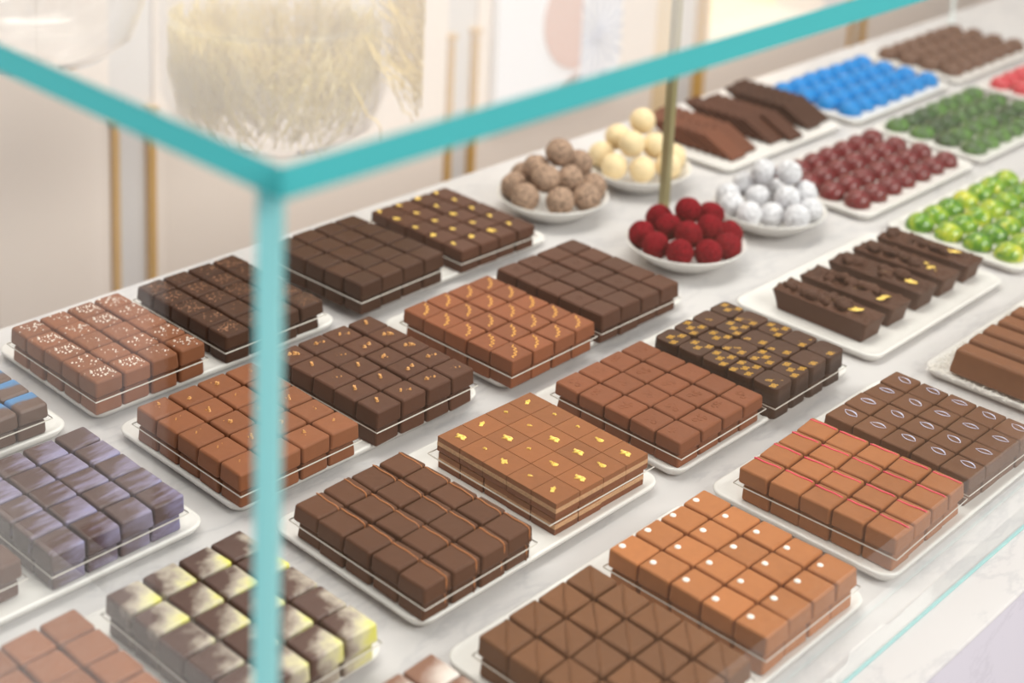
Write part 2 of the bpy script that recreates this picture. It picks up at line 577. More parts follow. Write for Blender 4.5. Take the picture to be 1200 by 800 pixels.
# wainscot panels and gilt strips
pairs = [(1081, 1137), (1693, 1748), (2277, 2362), (2906, 2959)]
edges = [905] + [v for p in pairs for v in p] + [6400]
for i in range(0, len(edges), 2):
    place('wall_panel', box_mesh('wall_panel', edges[i] + 6, WY - 7, -880, edges[i + 1] - 6, WY, 600 if edges[i] != 2362 else -262, M['wall_panel'], 2.0, 1), (0, 0, 0), 0, wall_back)
k = 0
for a, b in pairs:
    for x in (a, b):
        k += 1
        wd, top, mt = 4.5, -92, M['gilt']
        if (a, b) == pairs[2]:
            wd, top, mt = (28, 500, M['tan']) if x == a else (12, 500, M['gilt'])
            x = x - 29 if x == a else x
        vs, fs = [], []
        box_into(vs, fs, x - wd, WY - 12, -890, x + wd, WY, top)
        box_into(vs, fs, x - wd - 4, WY - 14, top, x + wd + 4, WY, top + 7)
        structure('trim_%d' % k, mesh_from('trim', vs, fs, [mt], None, False))

# ------------------------------------------------------------------ art on the back wall
def disc_part(name, cx, cz, r, a0, a1, y, mat, parent, depth=3, n=40):
    vs, fs = [], []
    for yy in (y, y - depth):
        vs.append((cx, yy, cz))
        for i in range(n + 1):
            a = a0 + (a1 - a0) * i / n
            vs.append((cx + r * math.cos(a), yy, cz + r * math.sin(a)))
    o2 = n + 2
    for i in range(1, n + 1):
        fs.append((0, i, i + 1))
        fs.append((o2, o2 + i + 1, o2 + i))
        fs.append((i, o2 + i, o2 + i + 1, i + 1))
    p = place(name, mesh_from(name, vs, fs, [mat], None, False), (0, 0, 0), 0, parent)
    return p


art = place('art_panel', box_mesh('art_panel', -158, -16, -250, 158, 0, 170, solid('white card', (242, 243, 247), 0.6, 0.2), 1.5, 1), (1939, WY - 9, 0), 0, None,
            'white art panel with pink half disc and grey sunburst on the back wall', 'picture')
disc_part('pink_half_disc', 46, -98, 94, math.pi / 2, 1.5 * math.pi, -16, solid('dusty pink', (214, 170, 156), 0.6, 0.2), art)
disc_part('brown_quarter_disc', 46, -246, 46, math.pi / 2, math.pi, -16, solid('mauve brown', (176, 140, 130), 0.6, 0.2), art)
ray_mat = solid('blue grey print', (188, 194, 212), 0.6, 0.2)
vs, fs = [], []
for i in range(18):
    a = 2 * math.pi * i / 18 + 0.1
    l = 46 if i % 2 else 60
    cx, cz = 92, -140
    ln = min(l * 1.6, (108 - 92 + 48) / max(0.25, abs(math.cos(a))))
    ln = min(ln, 46 / abs(math.cos(a)) if math.cos(a) < -0.2 else ln)
    ux, uz = math.cos(a), math.sin(a)
    px, pz = -uz, ux
    b = len(vs)
    for yy in (-16, -18):
        vs += [(cx + ux * 6, yy, cz + uz * 6), (cx + ux * ln + px * 4.5, yy, cz + uz * ln + pz * 4.5), (cx + ux * ln - px * 4.5, yy, cz + uz * ln - pz * 4.5)]
    fs += [(b, b + 1, b + 2), (b + 3, b + 5, b + 4), (b, b + 3, b + 4, b + 1), (b + 1, b + 4, b + 5, b + 2), (b + 2, b + 5, b + 3, b)]
place('sunburst', mesh_from('sunburst', vs, fs, [ray_mat], None, False), (0, 0, 0), 0, art)
disc_part('sunburst_centre', 92, -140, 13, 0, 2 * math.pi, -16, ray_mat, art)

# ------------------------------------------------------------------ marble counter and glass case
counter = place('display_counter', None, (0, 0, -900), 0, None, 'long white marble counter carrying the glass case of chocolates', 'counter')
place('marble_top', box_mesh('marble_top', 150, 351, -3, 3600, 1094, 0, M['marble'], 1.5, 2), (0, 0, 900), 0, counter)
place('front_panel', box_mesh('front_panel', 152, 351.6, -900, 3598, 1092, -3, M['marble_front_shaded']), (0, 0, 900), 0, counter)

case = place('glass_case', None, (306.5, 382, 0), 0, None, 'clear glass display case with thick teal polished edges on the marble counter', 'display case')


def pane(name, x0, y0, z0, x1, y1, z1, thin, edge):
    vs, fs = [], []
    box_into(vs, fs, x0 - 306.5, y0 - 382, z0, x1 - 306.5, y1 - 382, z1)
    ax = [2, 2, 1, 0, 1, 0]
    if thin != 2:
        ax[0] = thin      # foot of an upright pane is cut clear
    return place(name, mesh_from(name, vs, fs, [M['pane'], edge], [0 if ax[i] == thin else 1 for i in range(6)], False), (0, 0, 0), 0, case)


pane('top_pane', 304.8, 380.2, 404, 3400, 1000, 416, 2, M['pane_edge_top'])
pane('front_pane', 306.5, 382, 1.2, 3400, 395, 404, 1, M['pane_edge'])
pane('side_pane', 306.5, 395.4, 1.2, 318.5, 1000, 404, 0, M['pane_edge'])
place('base_bead', box_mesh('base_bead', 0, 0, 0.05, 3092, 1.8, 1.2, solid('green glass foot', (150, 196, 196), 0.3, 0.4)), (0, 0, 0), 0, case)


def post(name, x, y, s, z1, mat, label):
    t = place(name, box_mesh('rod', -s, -s, 3, s, s, z1, mat, 0.8, 2), (x, y, 0), 0, None, label, 'post')
    place('foot', lathe_mesh('foot', [(0, 0), (s * 2.1, 0), (s * 2.1, 2), (s * 1.8, 3), (0, 3)], mat, 24), (0, 0, 0), 0, t)
    return t


post('support_post', 1177, 874, 4.2, 403.6, M['brass'], 'brass square post standing between the bowls of truffles')
post('support_post', 2112, 1062, 2.6, 403.6, M['pale_metal'], 'pale thin post behind the tray of ridged brown domes')

# ------------------------------------------------------------------ glass shapes behind the case, added in place of reflections in the top pane
fil_mat = solid('pale yellow filament', (238, 214, 128), 0.5, 0.3)
standin_glass = clear_glass('pendant glass', (0.97, 0.97, 0.97, 1))


def standin(x, y, z, r, label, yellow, rods):
    t = place('reflection_standin', None, (x, y, z), 0, None, label, 'lamp')
    prof = [(r * 0.2, 2), (r * 0.62, 6), (r * 0.86, 26), (r * 0.97, 62), (r, 110), (r, 250), (r * 0.9, 330), (r * 0.5, 380), (14, 400)]
    place('glass_form', lathe_mesh('glass_form', prof + [(a - 3, b) for a, b in prof[::-1]], standin_glass, 48), (0, 0, 0), 0, t)
    rim = [(r * 0.93 * math.cos(i * math.pi / 24), r * 0.93 * math.sin(i * math.pi / 24), 142) for i in range(49)]
    place('inner_ring', tube_mesh('inner_ring', [rim], 3.2, standin_glass, 8), (0, 0, 0), 0, t)
    place('cord', tube_mesh('cord', [[(0, 0, 398), (0, 0, 2290 - z)]], 0.35, M['porcelain'], 5), (0, 0, 0), 0, t)
    if yellow:
        vs, fs = [], []
        for i in range(1500):
            a = random.uniform(0, 6.283)
            r0 = r * random.uniform(0.82, 0.9)
            dz = random.uniform(40, 88)
            sp = random.uniform(-0.55, 0.55)
            zs = random.uniform(92, 142)
            r1 = r0 * random.uniform(0.55, 0.95)
            pts = []
            for j in range(6):
                u = j / 5
                rr = r0 + (r1 - r0) * u * u
                aa = a + sp * u
                pts.append((rr * math.cos(aa), rr * math.sin(aa), zs - dz * u + 3 * math.sin(7 * u + a * 9)))
            tube_into(vs, fs, pts, 0.75, 3)
        o = place('filaments', mesh_from('filaments', vs, fs, [fil_mat]), (0, 0, 0), 0, t)
        o['kind'] = 'stuff'
        vs, fs = [], []
        for i in range(260):
            a = random.gauss(-0.75, 0.3)
            r0 = r * 1.01
            z0 = random.uniform(60, 240)
            pts = []
            for j in range(6):
                u = j / 5
                rr = r0 + 30 * math.sin(u * 1.7) + random.uniform(-2, 2)
                pts.append((rr * math.cos(a + 0.1 * u), rr * math.sin(a + 0.1 * u), z0 + 20 - 50 * u + 5 * math.sin(9 * u + i)))
            tube_into(vs, fs, pts, 0.9, 3)
        o = place('outer_fringe', mesh_from('outer_fringe', vs, fs, [solid('straw yellow filament', (232, 202, 118), 0.5, 0.3)]), (0, 0, 0), 0, t)
        o['kind'] = 'stuff'
    for q in range(rods):
        place('brown_streak', box_mesh('brown_streak', -9 + q * 62 - 40, -3, 128, 9 + q * 62 - 40, 3, 398, solid('brown streak', (150, 124, 110), 0.6, 0.2), 1, 1), (0, -r * 0.5, 0), 0.5, t)  # brown streaks of the reflections, built as solid strips
    return t


standin(992, 1250, 24, 122, 'clear glass pendant for a top-pane reflection, with pale yellow filaments', True, 0)
standin(742, 1290, 150, 104, 'clear glass pendant for reflections at far left, with brown streaks', False, 2)

# ------------------------------------------------------------------ platters
def rounded_rect(hx, hy, r, inset, z, n=6):
    out = []
    rr = max(0.5, r - inset)
    ax, ay = hx - inset - rr, hy - inset - rr
    for cx, cy, a0 in ((ax, ay, 0), (-ax, ay, 90), (-ax, -ay, 180), (ax, -ay, 270)):
        for i in range(n + 1):
            a = math.radians(a0 + 90 * i / n)
            out.append((cx + rr * math.cos(a), cy + rr * math.sin(a), z))
    return out


def platter_mesh(hx):
    rings = [rounded_rect(hx, 71.5, 13, i, z) for i, z in ((9, 0), (7, 0), (4.5, 1.2), (1.2, 4.6), (0.2, 6.6), (0, 7.5), (0.3, 8.3), (1.2, 8.7), (2.4, 8.6), (5, 8.1), (8, 8.0))]
    n = len(rings[0])
    vs = [v for rg in rings for v in rg]
    fs = []
    for k in range(len(rings) - 1):
        for i in range(n):
            j = (i + 1) % n
            fs.append((k * n + i, k * n + j, (k + 1) * n + j, (k + 1) * n + i))
    fs.append(tuple(range(n))[::-1])
    b = (len(rings) - 1) * n
    fs.append(tuple(b + i for i in range(n)))
    return mesh_from('platter', vs, fs, [M['porcelain']], None, True, True)


PLM = platter_mesh(115)
PLM_SHORT = platter_mesh(111)
platters = [
    (678, 983, 'salted and nib-flecked squares'), (938, 983, 'plain dark and gold-leafed squares'), (429, 983, 'blue-sprayed squares at far left'),
    (1446, 977, 'leaning thin squares'), (1695, 971, 'blue domes'), (1944, 971, 'ridged brown domes'),
    (428, 820, 'violet-sprayed squares'), (680, 819, 'nut-crumbed squares'), (929, 815, 'amber-zigzag and plain dark squares'),
    (1445, 807, 'dark red domes'), (1688, 808, 'forest green ovals'), (1944, 808, 'coral red domes'),
    (435, 648, 'yellow-sprayed squares'), (685.5, 650, 'caramel-striped and layered squares'), (928, 648, 'embossed and gold-printed squares'), (1184, 643, 'five knobbly dark bars'), (1440, 643, 'lime green domes'),
    (428, 481, 'white-faded squares at the bottom edge'), (676, 481, 'ribbed and white-dotted squares'), (929, 481, 'pink-striped and leaf-drawn squares'), (1202, 469, 'smooth milk bars on coconut')]
for x, y, t in platters:
    place('platter', PLM if x > 440 else PLM_SHORT, (x if x > 440 else 433, y, 0), 0, None, 'white porcelain platter under the ' + t, 'platter', 'white porcelain platters')

# ------------------------------------------------------------------ slabs of chocolate squares on acrylic sheets
ORD = ['first', 'second', 'third', 'fourth', 'fifth', 'sixth', 'seventh', 'eighth', 'ninth']

def in_frame(x, y, z, m=0.045):
    q = Vector((x, y, z - 600.9))
    dep = q.dot(fw)
    u, v = 612.6 + 1850.2 * q.dot(rt2) / dep, -54.8 - 1850.2 * q.dot(up2) / dep
    return -m * 1200 < u < 1200 * (1 + m) and -m * 800 < v < 800 * (1 + m * 1.5)


# decorations: each returns lists of (part name, [mesh variants], kind); index chosen per piece
def deco_salt(h):
    out = []
    for q in range(6):
        dens = random.choice((14, 24, 40))
        out.append(chips_mesh('salt_flakes', [(random.gauss(0, 5.2) if True else 0, random.gauss(0, 5.2), h, random.uniform(0.35, 1.15)) for _ in range(dens)], M['salt'], 0, 0, 0.7))
    return [('salt_flakes', [clampv(m, 11) for m in out], 'stuff')]


def clampv(me, lim):
    for v in me.vertices:
        v.co.x = max(-lim * MM, min(lim * MM, v.co.x))
        v.co.y = max(-lim * MM, min(lim * MM, v.co.y))
    return me


def deco_nibs(h):
    return [('cocoa_nibs', [clampv(chips_mesh('cocoa_nibs', [(random.gauss(0, 5), random.gauss(0, 5), h, random.uniform(0.35, 0.8)) for _ in range(random.choice((16, 26, 40)))], M['nibs'], 0, 0), 10.5) for q in range(6)], 'stuff')]


def deco_crumb(h, n0, n1):
    out = []
    for q in range(8):
        cx, cy = random.uniform(-4, 4), random.uniform(-3, 5)
        out.append(chips_mesh('nut_crumbs', [(cx + random.uniform(-3.5, 3.5), cy + random.uniform(-2.5, 2.5), h, random.choice((0.35, 0.5, 0.8, 1.4, 1.7))) for _ in range(random.randint(n0, n1))], M['crumb'], 0, 0, 0.9))
    return [('nut_crumbs', out, 'stuff')]


def deco_leaf(h, cx, cy, lo, hi):
    return [('gold_leaf', [leaf_mesh('gold_leaf', cx + random.uniform(-1.5, 1.5), cy + random.uniform(-1.5, 1.5), h, random.uniform(lo, hi), random.uniform(0.45, 0.8), random.uniform(0.5, 2.6), M['gold']) for q in range(7)], None)]


def deco_zigzag(h):
    out = []
    for q in range(5):
        am = random.uniform(1.0, 1.5)
        ph = random.uniform(0, 6)
        pts = []
        for i in range(34):
            t = -1 + 2 * i / 33
            al = -10.4 * t
            bl = 0.4 + 2.6 * (1 - t * t) + am * math.sin(12.5 * t + ph)
            x = (al + bl) / 1.414
            y = (al - bl) / 1.414
            pts.append((x, y, h + 0.05))
        out.append(tube_mesh('icing_zigzag', [pts], random.uniform(0.36, 0.56), M['gold_line'], 5))
    return [('icing_zigzag', out, None)]


def deco_line(h, x, ylo, yhi, drop, mat, name, depth):
    out = []
    for q in range(4):
        dx = random.uniform(-0.9, 0.9)
        sl = random.uniform(-0.9, 0.9)
        pts = [(x + dx + sl, yhi, h + 0.1)] + [(x + dx + sl * (1 - 2 * i / 9) + 0.3 * math.sin(i + q), yhi + (ylo - yhi) * i / 9, h + 0.12) for i in range(1, 9)]
        if drop:
            pts += [(x + dx - sl * 0.8, ylo, h - 0.3), (x + dx - sl, ylo - 0.75, h - 1.3), (x + dx - sl, ylo - 1.0, h * 0.55), (x + dx - sl, ylo - 1.0, 0.6)]
        else:
            pts += [(x + dx - sl, ylo, h - 0.1)]
        out.append(tube_mesh(name, [pts], 0.5 if drop else 0.6, mat, 6))
    return [(name, out, None)]


def deco_ridge(h, mat):
    out = []
    for q in range(3):
        pts = []
        for i in range(30):
            t = 1 - 2 * i / 29
            w = 0.5 * math.sin(i * 2.1 + q)
            pts.append((9.6 * t + w, 9.6 * t - w, h - 0.05))
        out.append(tube_mesh('ribbed_seam', [pts], lambda u: 0.62 + 0.3 * math.sin(u * 70), mat, 6))
    return [('ribbed_seam', out, None)]


def deco_dot(h):
    out = []
    for q in range(4):
        r = random.uniform(2.0, 2.35)
        me = lathe_mesh('white_dot', [(0, 0.9), (r * 0.5, 0.75), (r * 0.85, 0.4), (r, 0), (r, -0.1)], M['white_choc'], 16)
        ox, oy = -2.6 + random.uniform(-0.8, 0.8), 6.9 + random.uniform(-0.6, 0.6)
        for v in me.vertices:
            v.co.x += ox * MM
            v.co.y += oy * MM
            v.co.z += h * MM
        out.append(me)
    return [('white_dot', out, None)]


def strip_into(vs, fs, pts, wid, z, th=0.25):
    b = len(vs)
    n = len(pts)
    for i in range(n):
        a, c = pts[max(0, i - 1)], pts[min(n - 1, i + 1)]
        t = Vector((c[0] - a[0], c[1] - a[1])).normalized()
        w = wid(i / (n - 1)) if callable(wid) else wid
        for s in (-1, 1):
            x, y = pts[i][0] - t.y * w * s, pts[i][1] + t.x * w * s
            vs.append((x, y, z - 0.05))
            vs.append((x, y, z + th))
    for i in range(n - 1):
        p, q = b + i * 4, b + i * 4 + 4
        fs += [(p + 1, p + 3, q + 3, q + 1), (p, p + 1, q + 1, q), (p + 3, p + 2, q + 2, q + 3)]


def deco_loops(h):
    out = []
    for q in range(5):
        vs, fs = [], []
        ang = random.uniform(-0.4, 0.4) - 1.65
        ox, oy = 3.6 + random.uniform(-1, 1), -0.4 + random.uniform(-1, 1)
        wa, wb = random.uniform(2.4, 3.6), random.uniform(1.8, 3.4)
        for sg, w in ((1, wa), (-1, wb)):
            pts = []
            for i in range(13):
                t = -1 + 2 * i / 12
                x, y = 6.0 * t, sg * w * (1 - t * t)
                pts.append((ox + x * math.cos(ang) - y * math.sin(ang), oy + x * math.sin(ang) + y * math.cos(ang)))
            k = random.uniform(0.45, 0.75) if sg == 1 else random.uniform(0.2, 0.35)
            strip_into(vs, fs, pts, lambda u, k=k: 0.16 + k * math.sin(u * 3.1) ** 2 * (0.4 + 0.6 * u), h, 0.25)
        out.append(mesh_from('icing_leaf_outline', vs, fs, [M['lilac_line']], None, False))
    return [('icing_leaf_outline', out, None)]


def ring_into(vs, fs, cx, cy, r, w, z, a0=0.0, a1=6.2832, n=14):
    pts = [(cx + r * math.cos(a0 + (a1 - a0) * i / n), cy + r * math.sin(a0 + (a1 - a0) * i / n)) for i in range(n + 1)]
    strip_into(vs, fs, pts, w, z, 0.08)


def deco_print(h):
    out = []
    for q in range(6):
        vs, fs = [], []
        ox, oy = random.uniform(-2.5, 2.5), random.uniform(-2.5, 2.5)
        for (gx, gy) in ((0, 0), (-8.0, 5.0), (8.0, -5.0), (5.4, 7.0), (-5.4, -7.0)):
            cx, cy = ox + gx, oy + gy
            if not (abs(cx) < 8.4 and abs(cy) < 8.0):
                continue
            for dx, dy, r in ((0, 0, 1.75), (0, 0, 0.8)):
                ring_into(vs, fs, cx + dx, cy + dy, r, 0.22, h)
            ring_into(vs, fs, cx + 1.1, cy + 0.9, 1.5, 0.2, h, -0.6, 3.6)
            ring_into(vs, fs, cx - 1.1, cy - 0.9, 1.5, 0.2, h, 2.5, 6.8)
            ring_into(vs, fs, cx - 2.6, cy + 1.3, 0.75, 0.24, h, 0.0, 5.2)
            ring_into(vs, fs, cx + 2.6, cy - 1.3, 0.75, 0.24, h, 3.1, 8.4)
        out.append(mesh_from('gold_print', vs, fs, [M['gold_print']], None, False))
    return [('gold_print', out, None)]


def deco_emboss(h, mat, full=True):
    out = []
    for q in range(4):
        vs, fs = [], []
        ox, oy = random.uniform(-2, 2), random.uniform(-2, 2)
        for i in range(5 if full else 2):
            cx, cy = ox + random.uniform(-4.5, 4.5), oy + random.uniform(-4.5, 4.5)
            r = random.uniform(1.2, 2.4)
            pts = [(cx + r * math.cos(k * 0.52), cy + r * math.sin(k * 0.52), h - 0.08) for k in range(random.randint(8, 13))]
            tube_into(vs, fs, pts, 0.28, 5)
        out.append(mesh_from('embossed_swirls', vs, fs, [mat]))
    return [('embossed_swirls', out, None)]


def deco_stamp(h, mat):
    out = []
    for q in range(3):
        r = random.uniform(2.4, 3.2)
        pts = [(0.6 + r * math.cos(k * 0.5236), 0.3 + r * math.sin(k * 0.5236), h - 0.2) for k in range(13)]
        out.append(tube_mesh('round_stamp', [pts], 0.4, mat, 6))
    return [('round_stamp', out, None)]


SLABS = [
    # key, centre x, y, turn, size x, size y, lower height, upper height, label stem, short stem, material, decoration, bevel, order
    ('A1', 609.3, 967.5, 0.006, 96.5, 119.1, 13, 13.5, 'milk chocolate square strewn with salt flakes', 'salted milk', 'milk_a', 'salt', 1.9, 'lf'),
    ('A2', 724.5, 969, 0.001, 99, 122, 12, 12, 'dark chocolate square speckled with cocoa nibs', 'nib-speckled dark', 'dark_a', 'nibs', 1.6, 'lf'),
    ('B1', 480, 972.4, 0, 96, 120, 11, 12, 'dark chocolate square sprayed blue', 'blue-sprayed', 'spray_blue', None, 2.0, 'rf'),
    ('C1', 616.4, 804.3, -0.001, 102, 121.5, 11.5, 13, 'milk chocolate square with a few nut crumbs', 'nut-crumbed milk', 'milk_c', 'crumb1', 1.6, 'lf'),
    ('C2', 730.6, 801.4, 0.004, 99, 119.5, 13, 13.5, 'dark chocolate square with clustered nut crumbs', 'nut-crumbed dark', 'dark', 'crumb2', 1.5, 'lf'),
    ('D1', 857, 964, 0.03, 100, 119, 13, 14, 'plain matt dark square without topping', 'plain matt dark', 'dark_a', None, 1.6, 'lf'),
    ('D2', 978.3, 967.7, -0.014, 96.7, 122.9, 10.5, 10.5, 'dark chocolate square with a gold leaf fleck', 'gold-flecked dark', 'dark', 'leaf', 1.3, 'lf'),
    ('E1', 859.9, 794.8, 0.009, 99.2, 121.1, 12, 11.5, 'milk chocolate square with an amber zigzag', 'amber-zigzag milk', 'milk_e', 'zigzag', 1.1, 'lf'),
    ('E2', 969.8, 795.9, -0.013, 101, 121.8, 11, 14, 'dark chocolate square with a faint round stamp', 'round-stamped dark', 'dark', 'stamp', 1.5, 'lf'),
    ('F1', 480, 809.5, 0.012, 96, 117.2, 11.5, 12.5, 'dark chocolate square streaked with violet spray', 'violet-sprayed', 'spray_violet', None, 1.3, 'rf'),
    ('G1', 372.5, 819.7, 0, 96, 120, 11.5, 12.5, 'plain brown square at far left edge', 'plain brown far-left', 'dark_g', None, 1.8, 'rf'),
    ('H1', 483.7, 635.7, 0.007, 96.8, 126.3, 11.5, 12.5, 'dark chocolate square with white and yellow spray', 'yellow-sprayed', 'spray_yellow', None, 1.5, 'lf'),
    ('K1', 369.9, 641.9, -0.001, 96, 117.8, 12, 12, 'plain pale milk square at lower left', 'plain pale milk', 'milk_k', None, 1.6, 'rb'),
    ('I1', 620.2, 638.9, 0.002, 95.5, 122.3, 11, 11.5, 'dark chocolate square with a caramel stripe', 'caramel-striped', 'dark_i', 'orange', 1.5, 'lf'),
    ('I2', 742, 639.8, -0.019, 92.4, 112.2, 11.5, 11, 'layered milk square topped with gold leaf', 'layered praline', 'layer_top', 'layer', 0.25, 'lf'),
    ('J1', 867.2, 636.8, 0.002, 101.6, 119.5, 10, 10.5, 'deep milk square embossed with swirls', 'embossed milk', 'milk_j', 'emboss', 1.5, 'lf'),
    ('J2', 971.7, 629.8, 0, 97.1, 116.7, 10.5, 14, 'dark square printed with gold ring motifs', 'gold-printed', 'dark_a', 'print', 0.7, 'lf'),
    ('L1', 489.7, 475.9, 0, 96, 120, 11, 12, 'milk square with white spray at bottom edge', 'white-sprayed', 'spray_white', None, 1.3, 'rb'),
    ('M1', 611.6, 467.1, -0.001, 97.1, 119.6, 12, 13, 'brown square with a ribbed diagonal seam', 'ribbed-seam brown', 'mid_m', 'ridge', 1.5, 'lb'),
    ('M2', 727.2, 469.8, -0.004, 97.8, 117.4, 13, 12.5, 'light milk square with a white dot', 'white-dotted', 'milk_m', 'dot', 1.4, 'lf'),
    ('N1', 867, 472.1, 0.027, 95.8, 119.8, 11.5, 12, 'milk chocolate square with a pink stripe', 'pink-striped', 'milk_n', 'pink', 1.4, 'lf'),
    ('N2', 974, 472, -0.016, 99.4, 115.8, 10.5, 11, 'brown square with a lilac leaf outline', 'leaf-outlined', 'mid_n', 'loops', 1.1, 'lf'),
]


ROWS_F = ['front row', 'second row', 'middle row', 'fourth row', 'rear row']


def row_words(i, n):
    return ROWS_F[i] if n == 5 else ['front row', 'second row', 'third row', 'rear row'][i]


def col_words(i, n, frm):
    return ORD[i] + ' from left' if frm == 'l' else ORD[n - 1 - i] + ' from right'


KIND = dict(A1='salted_chocolate', A2='nib_chocolate', B1='blue_sprayed_chocolate', C1='nut_crumb_chocolate', C2='dark_crumb_chocolate', D1='plain_dark_chocolate',
            D2='gold_leaf_chocolate', E1='zigzag_chocolate', E2='stamped_chocolate', F1='violet_sprayed_chocolate', G1='plain_brown_chocolate', H1='yellow_sprayed_chocolate',
            K1='plain_milk_chocolate', I1='caramel_striped_chocolate', I2='layered_praline', J1='embossed_chocolate', J2='gold_printed_chocolate', L1='white_faded_chocolate',
            M1='ribbed_chocolate', M2='dotted_chocolate', N1='pink_striped_chocolate', N2='leaf_outlined_chocolate')


def make_slab(key, cx, cy, th, sx, sy, hl, hu, stem, short, mk, deco, bev, order):
    rng = random.Random(key)
    random.seed(key)
    px, py = sx / 4, sy / 5
    gap = 0.9 if key not in ('I2', 'N2') else (0.4 if key == 'I2' else 0.7)
    w, d = px - gap, py - gap
    mat = M[mk]
    zs = 8 + hl + 1.05
    vround = 4.2 if deco == 'print' else 0.0
    wob = 0.0 if key == 'I2' else 0.5
    bev = bev * 1.25 if key not in ('I2', 'J2') else bev
    nvar = 6
    tops = [block_mesh('chocolate_square', w, d, hu, mat, bev, 3, wob, 0.0 if key == 'I2' else 0.35, rng, vround) for _ in range(nvar)]
    lows = [block_mesh('chocolate_square', w * 0.965, d * 0.965, hl, mat, bev, 3, wob, 0.0 if key == 'I2' else 0.5, rng, vround) for _ in range(3)]
    parts = []
    if deco == 'salt':
        parts = deco_salt(hu)
    elif deco == 'nibs':
        parts = deco_nibs(hu)
    elif deco == 'crumb1':
        parts = deco_crumb(hu, 1, 3)
    elif deco == 'crumb2':
        parts = deco_crumb(hu, 2, 7)
    elif deco == 'leaf':
        parts = deco_leaf(hu, -5.0, 5.5, 3.2, 5.2)
    elif deco == 'zigzag':
        parts = deco_zigzag(hu)
    elif deco == 'stamp':
        parts = deco_stamp(hu, mat)
    elif deco == 'orange':
        parts = deco_line(hu, 7.0, -d / 2 + 1.0, d / 2 - 1.0, True, M['orange_line'], 'caramel_stripe', d)
    elif deco == 'pink':
        parts = deco_line(hu, 6.7, -d / 2 + 1.2, d / 2 - 1.2, False, M['pink_line'], 'pink_stripe', d)
    elif deco == 'emboss':
        parts = deco_emboss(hu, mat)
    elif deco == 'print':
        parts = deco_print(hu)
    elif deco == 'ridge':
        parts = deco_ridge(hu, mat)
    elif deco == 'dot':
        parts = deco_dot(hu)
    elif deco == 'loops':
        parts = deco_loops(hu)
    elif deco == 'layer':
        band = box_mesh('praline_layer', -w / 2 - 0.14, -d / 2 - 0.14, hu * 0.36, w / 2 + 0.14, d / 2 + 0.14, hu * 0.66, M['layer_mid'], 0.2, 1)
        base = box_mesh('milk_base', -w / 2 - 0.09, -d / 2 - 0.09, 0.2, w / 2 + 0.09, d / 2 + 0.09, hu * 0.36, M['layer_base'], 0.2, 1)
        parts = [('praline_layer', [band], None), ('milk_base', [base], None)] + deco_leaf(hu, 0.5, 1.0, 1.6, 5.4)
    lowparts = []
    if deco == 'layer':
        k = hl / hu
        lowparts = [('praline_layer', box_mesh('praline_layer', -w * 0.4825 - 0.14, -d * 0.4825 - 0.14, hl * 0.36, w * 0.4825 + 0.14, d * 0.4825 + 0.14, hl * 0.66, M['layer_mid'], 0.2, 1)),
                    ('milk_base', box_mesh('milk_base', -w * 0.4825 - 0.09, -d * 0.4825 - 0.09, 0.2, w * 0.4825 + 0.09, d * 0.4825 + 0.09, hl * 0.36, M['layer_base'], 0.2, 1))]
    if deco == 'orange':
        lowparts = [('caramel_stripe', deco_line(hl, 7.0, -d / 2 + 1.4, d / 2 - 1.0, True, M['orange_line'], 'caramel_stripe', d)[0][1][0])]
    c, s = math.cos(th), math.sin(th)
    # acrylic sheet
    ov = 7.0 if key == 'I2' else 1.1
    vs, fs = [], []
    box_into(vs, fs, -sx / 2 - ov, -sy / 2 - 1.6, 0, sx / 2 + ov * 0.8, sy / 2 + 1.6, 1.05)
    place('acrylic_sheet', mesh_from('acrylic_sheet', vs, fs, [M['acrylic'], M['acrylic_edge']], [0, 0, 1, 1, 1, 1], False), (cx, cy, 8 + hl), th, None,
          'clear acrylic sheet between the two layers of %s squares' % short, 'sheet', 'acrylic sheets between chocolate layers')
    for i in range(4):
        for j in range(5):
            lx, ly = (i - 1.5) * px, (j - 2) * py
            jx, jy, ja = rng.uniform(-0.4, 0.4), rng.uniform(-0.4, 0.4), rng.uniform(-0.018, 0.018)
            if key in ('I2',):
                jx = jy = ja = 0
            x, y = cx + c * (lx + jx) - s * (ly + jy), cy + s * (lx + jx) + c * (ly + jy)
            if in_frame(x, y, zs + hu):
                o = place(KIND[key], tops[rng.randrange(nvar)], (x, y, zs), th + ja, None,
                          '%s, %s, %s' % (stem, col_words(i, 4, order[0]), row_words(j, 5)), 'chocolate', short + ' squares, upper layer')
                for pn, meshes, kd in parts:
                    place(pn, meshes[rng.randrange(len(meshes))], (0, 0, 0), 0, o, kind=kd)
            if (i == 0 or j == 0) and in_frame(x, y, 8 + hl * 0.5):
                ins = 0.035 if key in ('N1', 'J1', 'E1', 'A2', 'N2') else 0.018
                jx2, jy2 = rng.uniform(-0.5, 0.5) - lx * ins, rng.uniform(-0.5, 0.5) - ly * ins
                if j == 0:
                    side = '%s along the front' % col_words(i, 4, order[0])
                else:
                    side = '%s back along the left side' % ORD[j]
                o = place(KIND[key], lows[rng.randrange(3)], (x + jx2, y + jy2, 8), th + rng.uniform(-0.03, 0.03) * (key != 'I2'), None,
                          'lower-layer %s square, %s' % (short, side), 'chocolate', short + ' squares, lower layer')
                for pn, me in lowparts:
                    place(pn, me, (0, 0, 0), 0, o)


for row in SLABS:
    make_slab(*row)
random.seed(5)

# ------------------------------------------------------------------ bowls of truffles
BOWL = lathe_mesh('bowl', [(0, 0.6), (24, 0.6), (25, 0), (28, 0), (30, 1.5), (40, 8), (50, 15.5), (55.2, 20.5), (56, 21.6), (55.6, 22.3), (54.4, 22.2), (49, 17.2), (40, 10.6), (30, 6), (20, 4.4), (0, 4)], M['porcelain'], 64)


